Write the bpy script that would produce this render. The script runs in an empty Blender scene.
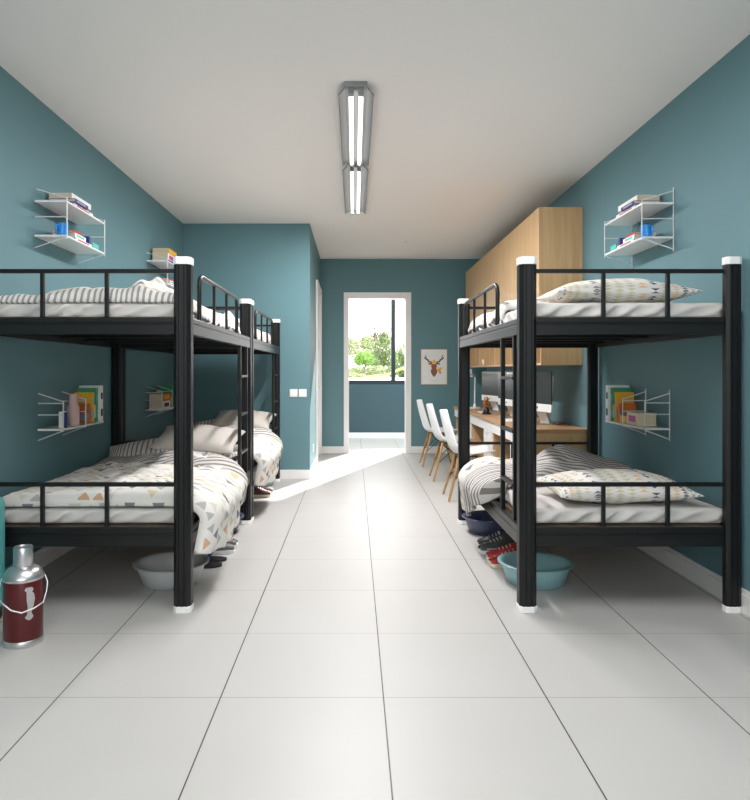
import bpy, bmesh, math, random
from mathutils import Vector, Matrix, noise
PI = math.pi
scene = bpy.context.scene
C = scene.collection

# ------------------------------------------------------------------ camera, world, light, exposure
cam_d = bpy.data.cameras.new('camera'); cam = bpy.data.objects.new('camera', cam_d); C.objects.link(cam)
cam.location = (0, 0, 1.2); cam.rotation_euler = (PI/2, 0, 0)
cam_d.sensor_fit = 'HORIZONTAL'; cam_d.sensor_width = 36; cam_d.lens = 36*665/750
cam_d.shift_x = (375-354.3)/750; cam_d.shift_y = -(400-371.6)/750
cam_d.clip_start = .05; cam_d.clip_end = 400
scene.camera = cam
scene.view_settings.view_transform = 'Standard'; scene.view_settings.look = 'None'
scene.view_settings.gamma = 1; scene.view_settings.use_curve_mapping = False
scene.view_settings.exposure = 0.0

world = bpy.data.worlds.new('sky'); scene.world = world; world.use_nodes = True
bg = world.node_tree.nodes['Background']; bg.inputs[0].default_value = (1, 1, .99, 1); bg.inputs[1].default_value = 5.0

def light(name, kind, loc, rot, energy, col=(1, 1, 1), **k):
    d = bpy.data.lights.new(name, kind); d.energy = energy; d.color = col
    for a, b in k.items(): setattr(d, a, b)
    o = bpy.data.objects.new(name, d); C.objects.link(o); o.location = loc; o.rotation_euler = rot
    return o
sd = Vector((-.39, -1, 0)).normalized(); sd = Vector((sd.x, sd.y, -.566))
s = light('sun', 'SUN', (0, 20, 10), (0, 0, 0), 13, (1, .96, .9), angle=math.radians(1.2))
s.rotation_euler = sd.to_track_quat('-Z', 'Y').to_euler()
# light thrown by the ceiling battens in view
for yy, e in ((4.51, 23), (6.025, 38)):
    for sx in (-1, 1):
        light('tube_glow', 'AREA', (.01+sx*.029, yy, 2.793), (0, -sx*.08, 0), e, (1, .975, .985), shape='RECTANGLE', size=.024, size_y=1.34)
for yy, e in ((2.1, 50),):  # added unseen fill panel above the photographer, brightens the front of the room
    light('unseen_fill_light', 'AREA', (.01, yy, 2.80), (0, 0, 0), e, (1, .975, .985), shape='RECTANGLE', size=2.2, size_y=1.5)

# ------------------------------------------------------------------ materials
def srgb(r, g, b):
    f = lambda c: (c/255/12.92) if c/255 <= .04045 else ((c/255+.055)/1.055)**2.4
    return (f(r), f(g), f(b), 1)
def newmat(name, col, rough=.5, metal=0, spec=.5):
    m = bpy.data.materials.new(name); m.use_nodes = True
    b = m.node_tree.nodes['Principled BSDF']
    b.inputs['Base Color'].default_value = col; b.inputs['Roughness'].default_value = rough
    b.inputs['Metallic'].default_value = metal; b.inputs['Specular IOR Level'].default_value = spec
    return m, m.node_tree, b
class N:
    def __init__(s, nt): s.nt = nt
    def new(s, t, **k):
        n = s.nt.nodes.new(t)
        for a, b in k.items(): setattr(n, a, b)
        return n
    def val(s, sock, v):
        if isinstance(v, (int, float, tuple)): sock.default_value = v
        else: s.nt.links.new(v, sock)
    def math(s, op, a, b=0., c=0.):
        n = s.new('ShaderNodeMath', operation=op)
        s.val(n.inputs[0], a); s.val(n.inputs[1], b); s.val(n.inputs[2], c)
        return n.outputs[0]
    def mix(s, f, a, b):
        n = s.new('ShaderNodeMix', data_type='RGBA')
        s.val(n.inputs['Factor'], f); s.val(n.inputs[6], a); s.val(n.inputs[7], b)
        return n.outputs[2]
def mottled(name, col, rough=.5, metal=0, var=.08, scale=6, bump=.0, bscale=80, spec=.5):
    m, nt, b = newmat(name, col, rough, metal, spec); n = N(nt)
    tc = n.new('ShaderNodeTexCoord').outputs['Object']
    nz = n.new('ShaderNodeTexNoise'); nz.inputs['Scale'].default_value = scale; nt.links.new(tc, nz.inputs['Vector'])
    f = n.math('MULTIPLY_ADD', nz.outputs['Fac'], var*2, 1-var)
    mx = n.new('ShaderNodeVectorMath', operation='SCALE'); mx.inputs[0].default_value = col[:3]; nt.links.new(f, mx.inputs['Scale'])
    nt.links.new(mx.outputs[0], b.inputs['Base Color'])
    if bump:
        n2 = n.new('ShaderNodeTexNoise'); n2.inputs['Scale'].default_value = bscale; nt.links.new(tc, n2.inputs['Vector'])
        bp = n.new('ShaderNodeBump'); bp.inputs['Strength'].default_value = bump; bp.inputs['Distance'].default_value = .01
        nt.links.new(n2.outputs['Fac'], bp.inputs['Height']); nt.links.new(bp.outputs[0], b.inputs['Normal'])
    return m
def woodmat(name, c1, c2, axis=2, scale=1.0, rough=.45):
    m, nt, b = newmat(name, c1, rough); n = N(nt)
    tc = n.new('ShaderNodeTexCoord').outputs['Object']
    mp = n.new('ShaderNodeMapping'); sc = [14*scale]*3; sc[axis] = .9*scale; mp.inputs['Scale'].default_value = sc
    nt.links.new(tc, mp.inputs['Vector'])
    a = n.new('ShaderNodeTexNoise'); a.inputs['Scale'].default_value = 1.6; a.inputs['Detail'].default_value = 6; a.inputs['Distortion'].default_value = .6
    nt.links.new(mp.outputs[0], a.inputs['Vector'])
    r = n.new('ShaderNodeValToRGB'); r.color_ramp.elements[0].position = .3; r.color_ramp.elements[1].position = .7
    r.color_ramp.elements[0].color = c2; r.color_ramp.elements[1].color = c1
    nt.links.new(a.outputs['Fac'], r.inputs[0]); nt.links.new(r.outputs[0], b.inputs['Base Color'])
    return m
def floormat():
    m, nt, b = newmat('floor_tile', srgb(190, 188, 186), .22, 0, .45); n = N(nt)
    geo = n.new('ShaderNodeNewGeometry'); sp = n.new('ShaderNodeSeparateXYZ'); nt.links.new(geo.outputs['Position'], sp.inputs[0])
    def seam(v, off, w):
        f = n.math('FRACT', n.math('MULTIPLY_ADD', v, 1/.6, -off/.6+.5+20))
        d = n.math('ABSOLUTE', n.math('SUBTRACT', f, .5))
        return n.math('LESS_THAN', d, w/.6)
    sx = seam(sp.outputs['X'], .1074, .0024); sy = seam(sp.outputs['Y'], .049, .0017)
    nz = n.new('ShaderNodeTexNoise'); nz.inputs['Scale'].default_value = 2.2; nz.inputs['Detail'].default_value = 5
    nt.links.new(geo.outputs['Position'], nz.inputs['Vector'])
    base = n.mix(nz.outputs['Fac'], srgb(185, 183, 179), srgb(192, 190, 187))
    c = n.mix(n.math('MULTIPLY', sy, .75), base, srgb(120, 116, 108)); c = n.mix(sx, c, srgb(60, 57, 52))
    nt.links.new(c, b.inputs['Base Color'])
    b.inputs['Roughness'].default_value = .42
    return m
def trimat(name, w, h, cols, bgc, colwise=False, flip=True, dens=1.0):
    m, nt, b = newmat(name, bgc, .85, 0, .2); n = N(nt)
    uv = n.new('ShaderNodeUVMap'); uv.uv_map = 'UVMap'
    sp = n.new('ShaderNodeSeparateXYZ'); nt.links.new(uv.outputs[0], sp.inputs[0])
    v = n.math('MULTIPLY', sp.outputs['Y'], 1/h); row = n.math('FLOOR', v); fv = n.math('FRACT', v)
    u = n.math('MULTIPLY', sp.outputs['X'], 1/w)
    if not colwise: u = n.math('ADD', u, n.math('MULTIPLY', n.math('FLOORED_MODULO', row, 2.), .5))
    col = n.math('FLOOR', u); fu = n.math('FRACT', u)
    cb = n.new('ShaderNodeCombineXYZ'); nt.links.new(col, cb.inputs[0]); nt.links.new(row if not colwise else n.math('FLOORED_MODULO', row, 3.), cb.inputs[1])
    wn = n.new('ShaderNodeTexWhiteNoise', noise_dimensions='3D'); nt.links.new(cb.outputs[0], wn.inputs['Vector'])
    sc = n.new('ShaderNodeSeparateColor'); nt.links.new(wn.outputs['Color'], sc.inputs[0])
    if colwise:
        wc = n.new('ShaderNodeTexWhiteNoise', noise_dimensions='1D'); nt.links.new(col, wc.inputs['W']); pick = wc.outputs['Value']
        up = n.math('LESS_THAN', n.math('FLOORED_MODULO', col, 2.), .5)
    else:
        pick = sc.outputs[0]; up = n.math('GREATER_THAN', sc.outputs[1], .5 if flip else -1.)
    hh = n.math('ADD', n.math('MULTIPLY', fv, up), n.math('MULTIPLY', n.math('SUBTRACT', 1., fv), n.math('SUBTRACT', 1., up)))
    t = n.math('LESS_THAN', n.math('ABSOLUTE', n.math('SUBTRACT', fu, .5)), n.math('MULTIPLY', n.math('SUBTRACT', .9, hh), .5))
    t = n.math('MULTIPLY', t, n.math('GREATER_THAN', hh, .08))
    t = n.math('MULTIPLY', t, n.math('LESS_THAN', sc.outputs[2], dens))
    r = n.new('ShaderNodeValToRGB'); r.color_ramp.interpolation = 'CONSTANT'
    els = r.color_ramp.elements
    while len(els) < len(cols): els.new(.5)
    for i, c in enumerate(cols): els[i].position = i/len(cols); els[i].color = c
    nt.links.new(pick, r.inputs[0])
    nt.links.new(n.mix(t, bgc, r.outputs[0]), b.inputs['Base Color'])
    return m
def stripemat(name, period, c1, c2, axis='Y', duty=.45):
    m, nt, b = newmat(name, c1, .85, 0, .2); n = N(nt)
    uv = n.new('ShaderNodeUVMap'); uv.uv_map = 'UVMap'
    sp = n.new('ShaderNodeSeparateXYZ'); nt.links.new(uv.outputs[0], sp.inputs[0])
    nz = n.new('ShaderNodeTexNoise'); nz.inputs['Scale'].default_value = 30; nt.links.new(uv.outputs[0], nz.inputs['Vector'])
    v = n.math('ADD', n.math('MULTIPLY', sp.outputs[axis], 1/period), n.math('MULTIPLY', nz.outputs['Fac'], .12))
    t = n.math('LESS_THAN', n.math('FRACT', v), duty)
    nt.links.new(n.mix(t, c1, c2), b.inputs['Base Color'])
    return m
def emat(name, col, st):
    m, nt, b = newmat(name, col, .5); b.inputs['Emission Color'].default_value = col; b.inputs['Emission Strength'].default_value = st
    return m
def glassmat():
    m = bpy.data.materials.new('window_glass'); m.use_nodes = True; nt = m.node_tree; nt.nodes.clear(); n = N(nt)
    o = n.new('ShaderNodeOutputMaterial'); t = n.new('ShaderNodeBsdfTransparent'); g = n.new('ShaderNodeBsdfGlossy'); g.inputs['Roughness'].default_value = .02
    lw = n.new('ShaderNodeFresnel'); lw.inputs[0].default_value = 1.2
    mx = n.new('ShaderNodeMixShader'); nt.links.new(lw.outputs[0], mx.inputs[0]); nt.links.new(t.outputs[0], mx.inputs[1]); nt.links.new(g.outputs[0], mx.inputs[2])
    nt.links.new(mx.outputs[0], o.inputs[0]); return m

TEAL = mottled('teal_wall_paint', srgb(99, 135, 142), .62, 0, .03, 1.5, .05, 160, .3)
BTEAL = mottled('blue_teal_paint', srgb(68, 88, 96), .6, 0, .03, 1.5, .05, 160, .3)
CEIL = mottled('ceiling_plaster', srgb(240, 235, 231), .9, 0, .015, .8, 0, 80, .1)
FLOOR = floormat()
WHITE = mottled('white_trim_paint', srgb(236, 235, 234), .4, 0, .02, 5)
DOORW = mottled('white_door_paint', srgb(214, 212, 210), .45, 0, .02, 5)
BLACK = mottled('black_steel', srgb(19, 19, 20), .38, 0, .05, 20, 0, 80, .38)
DFRAME = mottled('dark_window_aluminium', srgb(38, 44, 48), .4, .3, .05, 10)
CAP = mottled('white_plastic_cap', srgb(245, 244, 242), .35, 0, .01, 20)
BOARD = woodmat('plywood_board', srgb(120, 96, 74), srgb(96, 76, 58), 1)
OAK = woodmat('oak_laminate', srgb(206, 172, 128), srgb(188, 152, 108), 2)
OAKH = woodmat('oak_worktop', srgb(192, 152, 110), srgb(168, 128, 88), 1)
OAKD = woodmat('oak_leg', srgb(190, 150, 98), srgb(165, 125, 78), 2)
SHEET = mottled('white_cotton_sheet', srgb(208, 204, 200), .9, 0, .04, 9, .15, 300, .15)
g1, g2, tan, yel, pale, dg = srgb(136, 133, 137), srgb(182, 178, 176), srgb(206, 168, 136), srgb(208, 198, 164), srgb(212, 206, 194), srgb(98, 95, 104)
DUV = trimat('triangle_duvet_cotton', .072, .052, [pale, tan, g2, yel, g1, pale, yel, g2], srgb(226, 223, 218), dens=.85)
PIL = trimat('triangle_pillow_cotton', .046, .036, [yel, srgb(226, 180, 130), dg, yel, srgb(228, 190, 146), g1], srgb(226, 223, 218), colwise=True, dens=.9)
STR = stripemat('grey_stripe_cotton', .040, srgb(206, 202, 198), srgb(132, 127, 123))
STRP = stripemat('narrow_stripe_cotton', .026, srgb(214, 209, 203), srgb(130, 124, 120), 'X', .32)
STRX = stripemat('cross_stripe_cotton', .030, srgb(226, 222, 218), srgb(156, 151, 147), 'X', .42)
BEIGE = mottled('beige_cotton', srgb(196, 190, 182), .9, 0, .05, 8)
CHROME = mottled('brushed_steel', srgb(205, 205, 205), .28, .9, .05, 30)
GALV = mottled('reflector_metal', srgb(138, 140, 140), .5, .2, .03, 10)
TUBE = emat('lit_tube', (1, .99, .97, 1), 1.5)
RED = mottled('dark_red_enamel', srgb(86, 18, 22), .3, 0, .06, 12)
TEALP = mottled('teal_plastic', srgb(92, 178, 176), .3, 0, .03, 6)
AQUA = mottled('aqua_plastic', srgb(146, 186, 190), .35, 0, .03, 6)
GREYP = mottled('pale_grey_plastic', srgb(196, 197, 198), .35, 0, .03, 6)
NAVYP = mottled('navy_plastic', srgb(70, 78, 104), .4, 0, .03, 6)
SHELFW = mottled('white_lacquer', srgb(235, 235, 234), .35, 0, .01, 6)
WIRE = mottled('white_wire', srgb(215, 218, 218), .35, 0, .02, 6)
CHAIRW = mottled('white_chair_shell', srgb(234, 234, 234), .3, 0, .01, 6)
BLKP = mottled('black_plastic', srgb(22, 22, 23), .35, 0, .05, 10)
SCREEN = mottled('dark_screen_glass', srgb(15, 17, 18), .28, 0, .1, 4)
PAGES = stripemat('book_pages', .004, srgb(226, 214, 186), srgb(198, 184, 154), 'Y')
def plain(name, r, g, b, rough=.5): return mottled(name, srgb(r, g, b), rough, 0, .04, 15)
BK = dict(white=plain('white_cover', 238, 236, 232), navy=plain('navy_cover', 40, 48, 140), turq=plain('turquoise_cover', 70, 200, 190), red=plain('red_cover', 190, 40, 44),
          yellow=plain('yellow_cover', 232, 176, 40), green=plain('green_cover', 60, 150, 110), orange=plain('orange_cover', 206, 110, 50), beige=plain('beige_cover', 214, 200, 168),
          magenta=plain('magenta_cover', 190, 50, 140), black=plain('black_cover', 30, 30, 34), pink=plain('pink_enamel', 206, 172, 168), blue=plain('blue_ceramic', 40, 140, 220, .25),
          grey=plain('grey_cover', 150, 150, 150))

# ------------------------------------------------------------------ geometry helpers
class G:
    def __init__(s): s.v = []; s.f = []; s.m = []; s.uv = {}
    def add(s, vs, fs, m=0, uvs=None):
        o = len(s.v); s.v += [tuple(v) for v in vs]
        for i, f in enumerate(fs):
            if uvs: s.uv[len(s.f)] = [uvs[k] for k in f]
            s.f.append(tuple(o+k for k in f)); s.m.append(m)
        return s
    def box(s, x0, x1, y0, y1, z0, z1, m=0):
        if x0 > x1: x0, x1 = x1, x0
        if y0 > y1: y0, y1 = y1, y0
        vs = [(x0, y0, z0), (x1, y0, z0), (x1, y1, z0), (x0, y1, z0), (x0, y0, z1), (x1, y0, z1), (x1, y1, z1), (x0, y1, z1)]
        s.add(vs, [(0, 3, 2, 1), (4, 5, 6, 7), (0, 1, 5, 4), (1, 2, 6, 5), (2, 3, 7, 6), (3, 0, 4, 7)], m); return s
    def prism(s, poly, a0, a1, axis=2, m=0):
        def P(p, a): return {2: (p[0], p[1], a), 1: (p[0], a, p[1]), 0: (a, p[0], p[1])}[axis]
        n = len(poly); vs = [P(p, a0) for p in poly]+[P(p, a1) for p in poly]
        s.add(vs, [tuple(range(n))[::-1], tuple(range(n, 2*n))]+[(i, (i+1) % n, n+(i+1) % n, n+i) for i in range(n)], m); return s
    def lathe(s, prof, c=(0, 0, 0), seg=32, m=0, sx=1, sy=1):
        vs = []; fs = []
        for r, z in prof:
            for k in range(seg):
                a = 2*PI*k/seg; vs.append((c[0]+sx*r*math.cos(a), c[1]+sy*r*math.sin(a), c[2]+z))
        for i in range(len(prof)-1):
            for k in range(seg):
                fs.append((i*seg+k, i*seg+(k+1) % seg, (i+1)*seg+(k+1) % seg, (i+1)*seg+k))
        if prof[0][0] > 1e-4: fs.append(tuple(range(seg))[::-1])
        if prof[-1][0] > 1e-4: fs.append(tuple((len(prof)-1)*seg+k for k in range(seg)))
        s.add(vs, fs, m); return s
    def tube(s, pts, r, seg=8, m=0, closed=False, r1=None):
        pts = [Vector(p) for p in pts]; n = len(pts); vs = []; fs = []; ref = None
        for i, p in enumerate(pts):
            if closed: t = pts[(i+1) % n]-pts[i-1]
            else: t = pts[min(i+1, n-1)]-pts[max(i-1, 0)]
            t.normalize()
            if ref is None: ref = t.orthogonal().normalized()
            ref = (ref-t*ref.dot(t)).normalized(); b = t.cross(ref)
            rr = r if r1 is None else r+(r1-r)*i/(n-1)
            for k in range(seg):
                a = 2*PI*(k+.5)/seg; vs.append(p+(ref*math.cos(a)+b*math.sin(a))*rr)
        for i in range(n if closed else n-1):
            j = (i+1) % n
            for k in range(seg): fs.append((i*seg+k, i*seg+(k+1) % seg, j*seg+(k+1) % seg, j*seg+k))
        if not closed: fs += [tuple(range(seg))[::-1], tuple((n-1)*seg+k for k in range(seg))]
        s.add(vs, fs, m); return s
    def grid(s, fn, nu, nv, mfn=None, uvfn=None, m=0):
        vs = [fn(i/nu, j/nv) for j in range(nv+1) for i in range(nu+1)]
        uv = [uvfn(i/nu, j/nv) if uvfn else (i/nu, j/nv) for j in range(nv+1) for i in range(nu+1)]
        o = len(s.v); s.v += [tuple(v) for v in vs]
        for j in range(nv):
            for i in range(nu):
                f = (j*(nu+1)+i, j*(nu+1)+i+1, (j+1)*(nu+1)+i+1, (j+1)*(nu+1)+i)
                s.uv[len(s.f)] = [uv[k] for k in f]
                s.f.append(tuple(o+k for k in f)); s.m.append(mfn((i+.5)/nu, (j+.5)/nv) if mfn else m)
        return s
    def rbox(s, h, r, n, disp=None, m=0, uvs=1):
        """rounded box centred on origin, half sizes h, radius r, counts n"""
        hx, hy, hz = h
        def rnd(p):
            q = Vector([max(-(a-r), min(a-r, c)) for a, c in zip(h, p)]); d = Vector(p)-q
            d = d.normalized() if d.length > 1e-9 else Vector((0, 0, 1))
            w = q+d*r
            return w+disp(w, d) if disp else w
        for ax in range(3):
            a, b = [(1, 2), (2, 0), (0, 1)][ax]
            for sg in (-1, 1):
                def fn(u, v, ax=ax, a=a, b=b, sg=sg):
                    p = [0, 0, 0]; p[ax] = sg*h[ax]
                    e = lambda t, hh: hh*(2*t-1)
                    p[a] = e(u if sg > 0 else 1-u, h[a]); p[b] = e(v, h[b]); return rnd(p)
                s.grid(fn, n[a], n[b], m=m)
        return s
    def build(s, name, mats, parent=None, smooth=None, loc=None, bevel=0, solid=0, sub=0, weld=False):
        me = bpy.data.meshes.new(name); me.from_pydata(s.v, [], s.f)
        if not isinstance(mats, (list, tuple)): mats = [mats]
        for m in mats: me.materials.append(m)
        me.polygons.foreach_set('material_index', s.m)
        if s.uv:
            ul = me.uv_layers.new(name='UVMap')
            for fi, us in s.uv.items():
                p = me.polygons[fi]
                for li, q in zip(p.loop_indices, us): ul.data[li].uv = q
        b = bmesh.new(); b.from_mesh(me)
        if weld: bmesh.ops.remove_doubles(b, verts=b.verts, dist=1e-5)
        bmesh.ops.recalc_face_normals(b, faces=b.faces) if not solid else None
        b.to_mesh(me); b.free()
        if smooth is not None:
            me.polygons.foreach_set('use_smooth', [True]*len(me.polygons))
            if smooth < 180: me.set_sharp_from_angle(angle=math.radians(smooth))
        o = bpy.data.objects.new(name, me); C.objects.link(o)
        if parent: o.parent = parent
        if loc: o.location = loc
        if bevel:
            d = o.modifiers.new('bevel', 'BEVEL'); d.width = bevel; d.segments = 2; d.limit_method = 'ANGLE'; d.angle_limit = math.radians(40)
        if solid:
            d = o.modifiers.new('solid', 'SOLIDIFY'); d.thickness = abs(solid); d.offset = -1 if solid > 0 else 1
        if sub:
            d = o.modifiers.new('sub', 'SUBSURF'); d.levels = sub; d.render_levels = sub
        return o
def tag(o, label, cat, group=None, kind=None):
    o['label'] = label; o['category'] = cat
    if group: o['group'] = group
    if kind: o['kind'] = kind
    return o
def thing(name, label, cat, loc=(0, 0, 0), rz=0, group=None):
    o = bpy.data.objects.new(name, None); C.objects.link(o); o.empty_display_size = .1
    o.location = loc; o.rotation_euler = (0, 0, rz); return tag(o, label, cat, group)
def struct(g, name, mat, **k):
    o = g.build(name, mat, **k); o['kind'] = 'structure'; return o
def copytree(o, parent=None):
    c = o.copy(); C.objects.link(c)
    if parent: c.parent = parent
    for ch in list(o.children): copytree(ch, c)
    return c
def dup(o, loc, label, rz=None, group=None):
    c = copytree(o); c.location = loc
    if rz is not None: c.rotation_euler.z = rz
    c['label'] = label
    if group: c['group'] = group
    return c
def fb(p, sc): return noise.noise(Vector(p)*sc)

# ------------------------------------------------------------------ setting
XL, XR, ZC, YF, YB = -1.922, 1.945, 2.86, 9.8, -1.3
BX, BY = -.498, 7.454                                    # corner of the projecting room
struct(G().box(-3, 3.6, -1.5, 12.15, -.12, 0), 'floor', FLOOR)
struct(G().box(-3, 3.6, -1.5, YF+.15, ZC, ZC+.12), 'ceiling', CEIL)
struct(G().box(XL-.12, XL, YB-.12, YF+.15, 0, ZC), 'wall_left', TEAL)
struct(G().box(XR, XR+.12, YB-.12, YF+.15, 0, ZC), 'wall_right', TEAL)
struct(G().box(XL, BX, BY, BY+.12, 0, ZC), 'wall_partition', TEAL)
sd0, sd1, sdh = 8.68, 9.66, 2.33
struct(G().box(BX-.1, BX, BY+.12, sd0, 0, ZC).box(BX-.1, BX, sd1, YF, 0, ZC).box(BX-.1, BX, sd0, sd1, sdh, ZC), 'wall_partition_side', TEAL)
dx0, dx1, dzt = -.08, .753, 2.276
struct(G().box(BX-.1, dx0-.02, YF, YF+.15, 0, ZC).box(dx1+.02, XR, YF, YF+.15, 0, ZC).box(dx0-.02, dx1+.02, YF, YF+.15, dzt+.02, ZC), 'wall_far', TEAL)
# wall behind the photographer with a wide window opening
struct(G().box(XL, XR, YB-.12, YB, 0, .9).box(XL, XR, YB-.12, YB, 2.6, ZC).box(XL, -1.5, YB-.12, YB, .9, 2.6).box(1.5, XR, YB-.12, YB, .9, 2.6), 'wall_rear', TEAL)
# balcony
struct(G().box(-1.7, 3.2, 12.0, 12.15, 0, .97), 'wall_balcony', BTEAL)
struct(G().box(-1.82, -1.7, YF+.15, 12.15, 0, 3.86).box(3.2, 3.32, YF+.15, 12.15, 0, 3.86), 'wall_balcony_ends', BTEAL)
fr = G()
fr.box(-1.7, 3.2, 12.0, 12.08, .97, 1.045).box(-1.7, 3.2, 12.0, 12.08, 3.80, 3.86)
for x in (-1.7, -.53, .665, 1.86, 3.13): fr.box(x, x+.075, 12.0, 12.08, 1.045, 3.80)
wn = struct(fr, 'window_1', DFRAME)
G().box(-1.68, 3.18, 12.035, 12.041, 1.03, 3.82).build('glass_pane', glassmat(), wn)
def base(name, x0, x1, y0, y1):
    """two-step skirting board"""
    g = G(); g.box(x0, x1, y0, y1, 0, .095)
    if abs(x1-x0) < abs(y1-y0):
        w = .55*(x1-x0); g.box(x0 if abs(x0) > abs(x1) else x1-w, x0+w if abs(x0) > abs(x1) else x1, y0, y1, .095, .118)
    else: g.box(x0, x1, y1-.55*(y1-y0), y1, .095, .115)
    return struct(g, name, WHITE, bevel=.002)
struct(G().box(XL, XL+.016, YB, BY, 0, .095).box(XL, XL+.010, YB, BY, .095, .118), 'baseboard_left', WHITE, bevel=.002)
struct(G().box(XR-.016, XR, YB, YF, 0, .095).box(XR-.010, XR, YB, YF, .095, .118), 'baseboard_right', WHITE, bevel=.002)
struct(G().box(XL+.016, BX+.014, BY-.014, BY, 0, .10), 'baseboard_partition', WHITE, bevel=.002)
struct(G().box(BX, BX+.014, BY, sd0-.07, 0, .10), 'baseboard_partition_side', WHITE, bevel=.002)
struct(G().box(BX, dx0-.075, YF-.014, YF, 0, .10).box(dx1+.085, XR-.016, YF-.014, YF, 0, .10), 'baseboard_far', WHITE, bevel=.002)
struct(G().box(-1.7, 3.2, 11.985, 12.0, 0, .10), 'baseboard_balcony', WHITE, bevel=.002)
# door casings
g = G()
for x0, x1 in ((dx0-.075, dx0), (dx1, dx1+.085)): g.box(x0, x1, YF-.022, YF, 0, dzt)
g.box(dx0-.075, dx1+.085, YF-.022, YF, dzt, dzt+.09)
g.box(dx0-.02, dx0, YF, YF+.15, 0, dzt).box(dx1, dx1+.02, YF, YF+.15, 0, dzt).box(dx0-.02, dx1+.02, YF, YF+.15, dzt, dzt+.02)
struct(g, 'door_1', WHITE, bevel=.003)
g = G().box(BX, BX+.025, sd0-.07, sd0+.005, 0, sdh+.06).box(BX, BX+.025, sd1-.005, sd1+.07, 0, sdh+.06).box(BX, BX+.025, sd0, sd1, sdh-.005, sdh+.06)
g.box(BX-.1, BX, sd0, sd0+.015, 0, sdh).box(BX-.1, BX, sd1-.015, sd1, 0, sdh).box(BX-.1, BX, sd0, sd1, sdh-.015, sdh)
d2 = struct(g, 'door_2', WHITE, bevel=.003)
G().box(BX-.06, BX-.02, sd0+.015, sd1-.015, .005, sdh-.015).build('door_leaf', DOORW, d2, bevel=.002)
G().lathe([(0, 0), (.026, 0), (.026, .006), (.008, .008), (.008, .04), (.024, .05), (.024, .062), (0, .066)]).build('door_knob', CHROME, d2, smooth=40, loc=(BX-.02, sd0+.09, 1.0)).rotation_euler = (0, PI/2, 0)

# garden beyond the balcony
GRASS = mottled('pale_paving', srgb(226, 224, 214), .9, 0, .05, .4)
HEDGE = mottled('yellow_green_hedge', srgb(140, 152, 84), .8, 0, .2, 6)
struct(G().box(-60, 60, 26, 160, .2, .86), 'terrace', GRASS)
random.seed(5)
def leafmat(name, a, b):
    m, nt, bs = newmat(name, a, .6); n = N(nt); oi = n.new('ShaderNodeTexNoise'); oi.inputs['Scale'].default_value = 2.5
    nt.links.new(n.new('ShaderNodeTexCoord').outputs['Object'], oi.inputs['Vector'])
    r = n.new('ShaderNodeValToRGB'); r.color_ramp.elements[0].position = .35; r.color_ramp.elements[1].position = .65
    r.color_ramp.elements[0].color = a; r.color_ramp.elements[1].color = b; nt.links.new(oi.outputs['Fac'], r.inputs[0])
    nt.links.new(r.outputs[0], bs.inputs['Base Color'])
    bs.inputs['Transmission Weight'].default_value = 0; return m
LF = [leafmat('bright_leaves', srgb(84, 128, 34), srgb(116, 156, 56)), leafmat('mid_leaves', srgb(84, 108, 58), srgb(122, 140, 84)),
      leafmat('pale_leaves', srgb(126, 142, 90), srgb(152, 162, 118)), leafmat('dark_leaves', srgb(62, 82, 48), srgb(88, 108, 62))]
BARK = mottled('bark', srgb(84, 74, 64), .9, 0, .15, 8)
def tree(label, x, y, h, blobs, n, lm, ls=.09, tr=.07, z0=.86, branches=0, name='garden_tree', cat='tree', group='trees in the garden beyond the balcony'):
    t = thing(name, label, cat, (x, y, z0), 0, group)
    g = G()
    if h > 0:
        g.tube([(0, 0, 0), (.03*h, 0, h*.35), (-.02*h, .05, h*.7)], tr, 7, r1=tr*.5)
        for k in range(5):
            a = k*1.26; g.tube([(0, 0, h*.3), (.22*h*math.cos(a), .22*h*math.sin(a), h*.72)], tr*.5, 5, r1=tr*.15)
    for k in range(branches):
        a = random.uniform(0, 6.28); e = random.uniform(.9, 1.4); L = h*random.uniform(.3, .6); p = Vector((0, 0, h*random.uniform(.3, .6)))
        pts = [p]
        for q in range(4):
            p = p+Vector((math.cos(a)*math.cos(e), math.sin(a)*math.cos(e), math.sin(e)))*L/4; pts.append(p.copy()); a += random.uniform(-.3, .3); e += random.uniform(-.15, .2)
        g.tube(pts, tr*.42, 4, r1=tr*.1)
        for q in range(3):
            b = pts[random.randint(1, 4)]; aa = random.uniform(0, 6.28)
            g.tube([b, b+Vector((math.cos(aa)*.3, math.sin(aa)*.3, .45))*L*.4], tr*.2, 3, r1=tr*.06)
    g.build('trunk', BARK, t, smooth=60)
    g = G()
    for i in range(n):
        bx, by, bz, rx, rz = random.choice(blobs)
        u = Vector((random.gauss(0, 1), random.gauss(0, 1), random.gauss(0, 1))).normalized()*random.uniform(.55, 1.02)
        p = Vector((bx+u.x*rx, by+u.y*rx, bz+u.z*rz))
        d = Vector((random.gauss(0, 1), random.gauss(0, 1), random.gauss(0, 1))).normalized(); e = d.orthogonal().normalized(); s_ = ls*random.uniform(.6, 1.3)
        g.add([p-d*s_, p+e*s_*.6, p+d*s_, p-e*s_*.6], [(0, 1, 2, 3)])
    g.build('foliage', lm, t)
    return t
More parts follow.
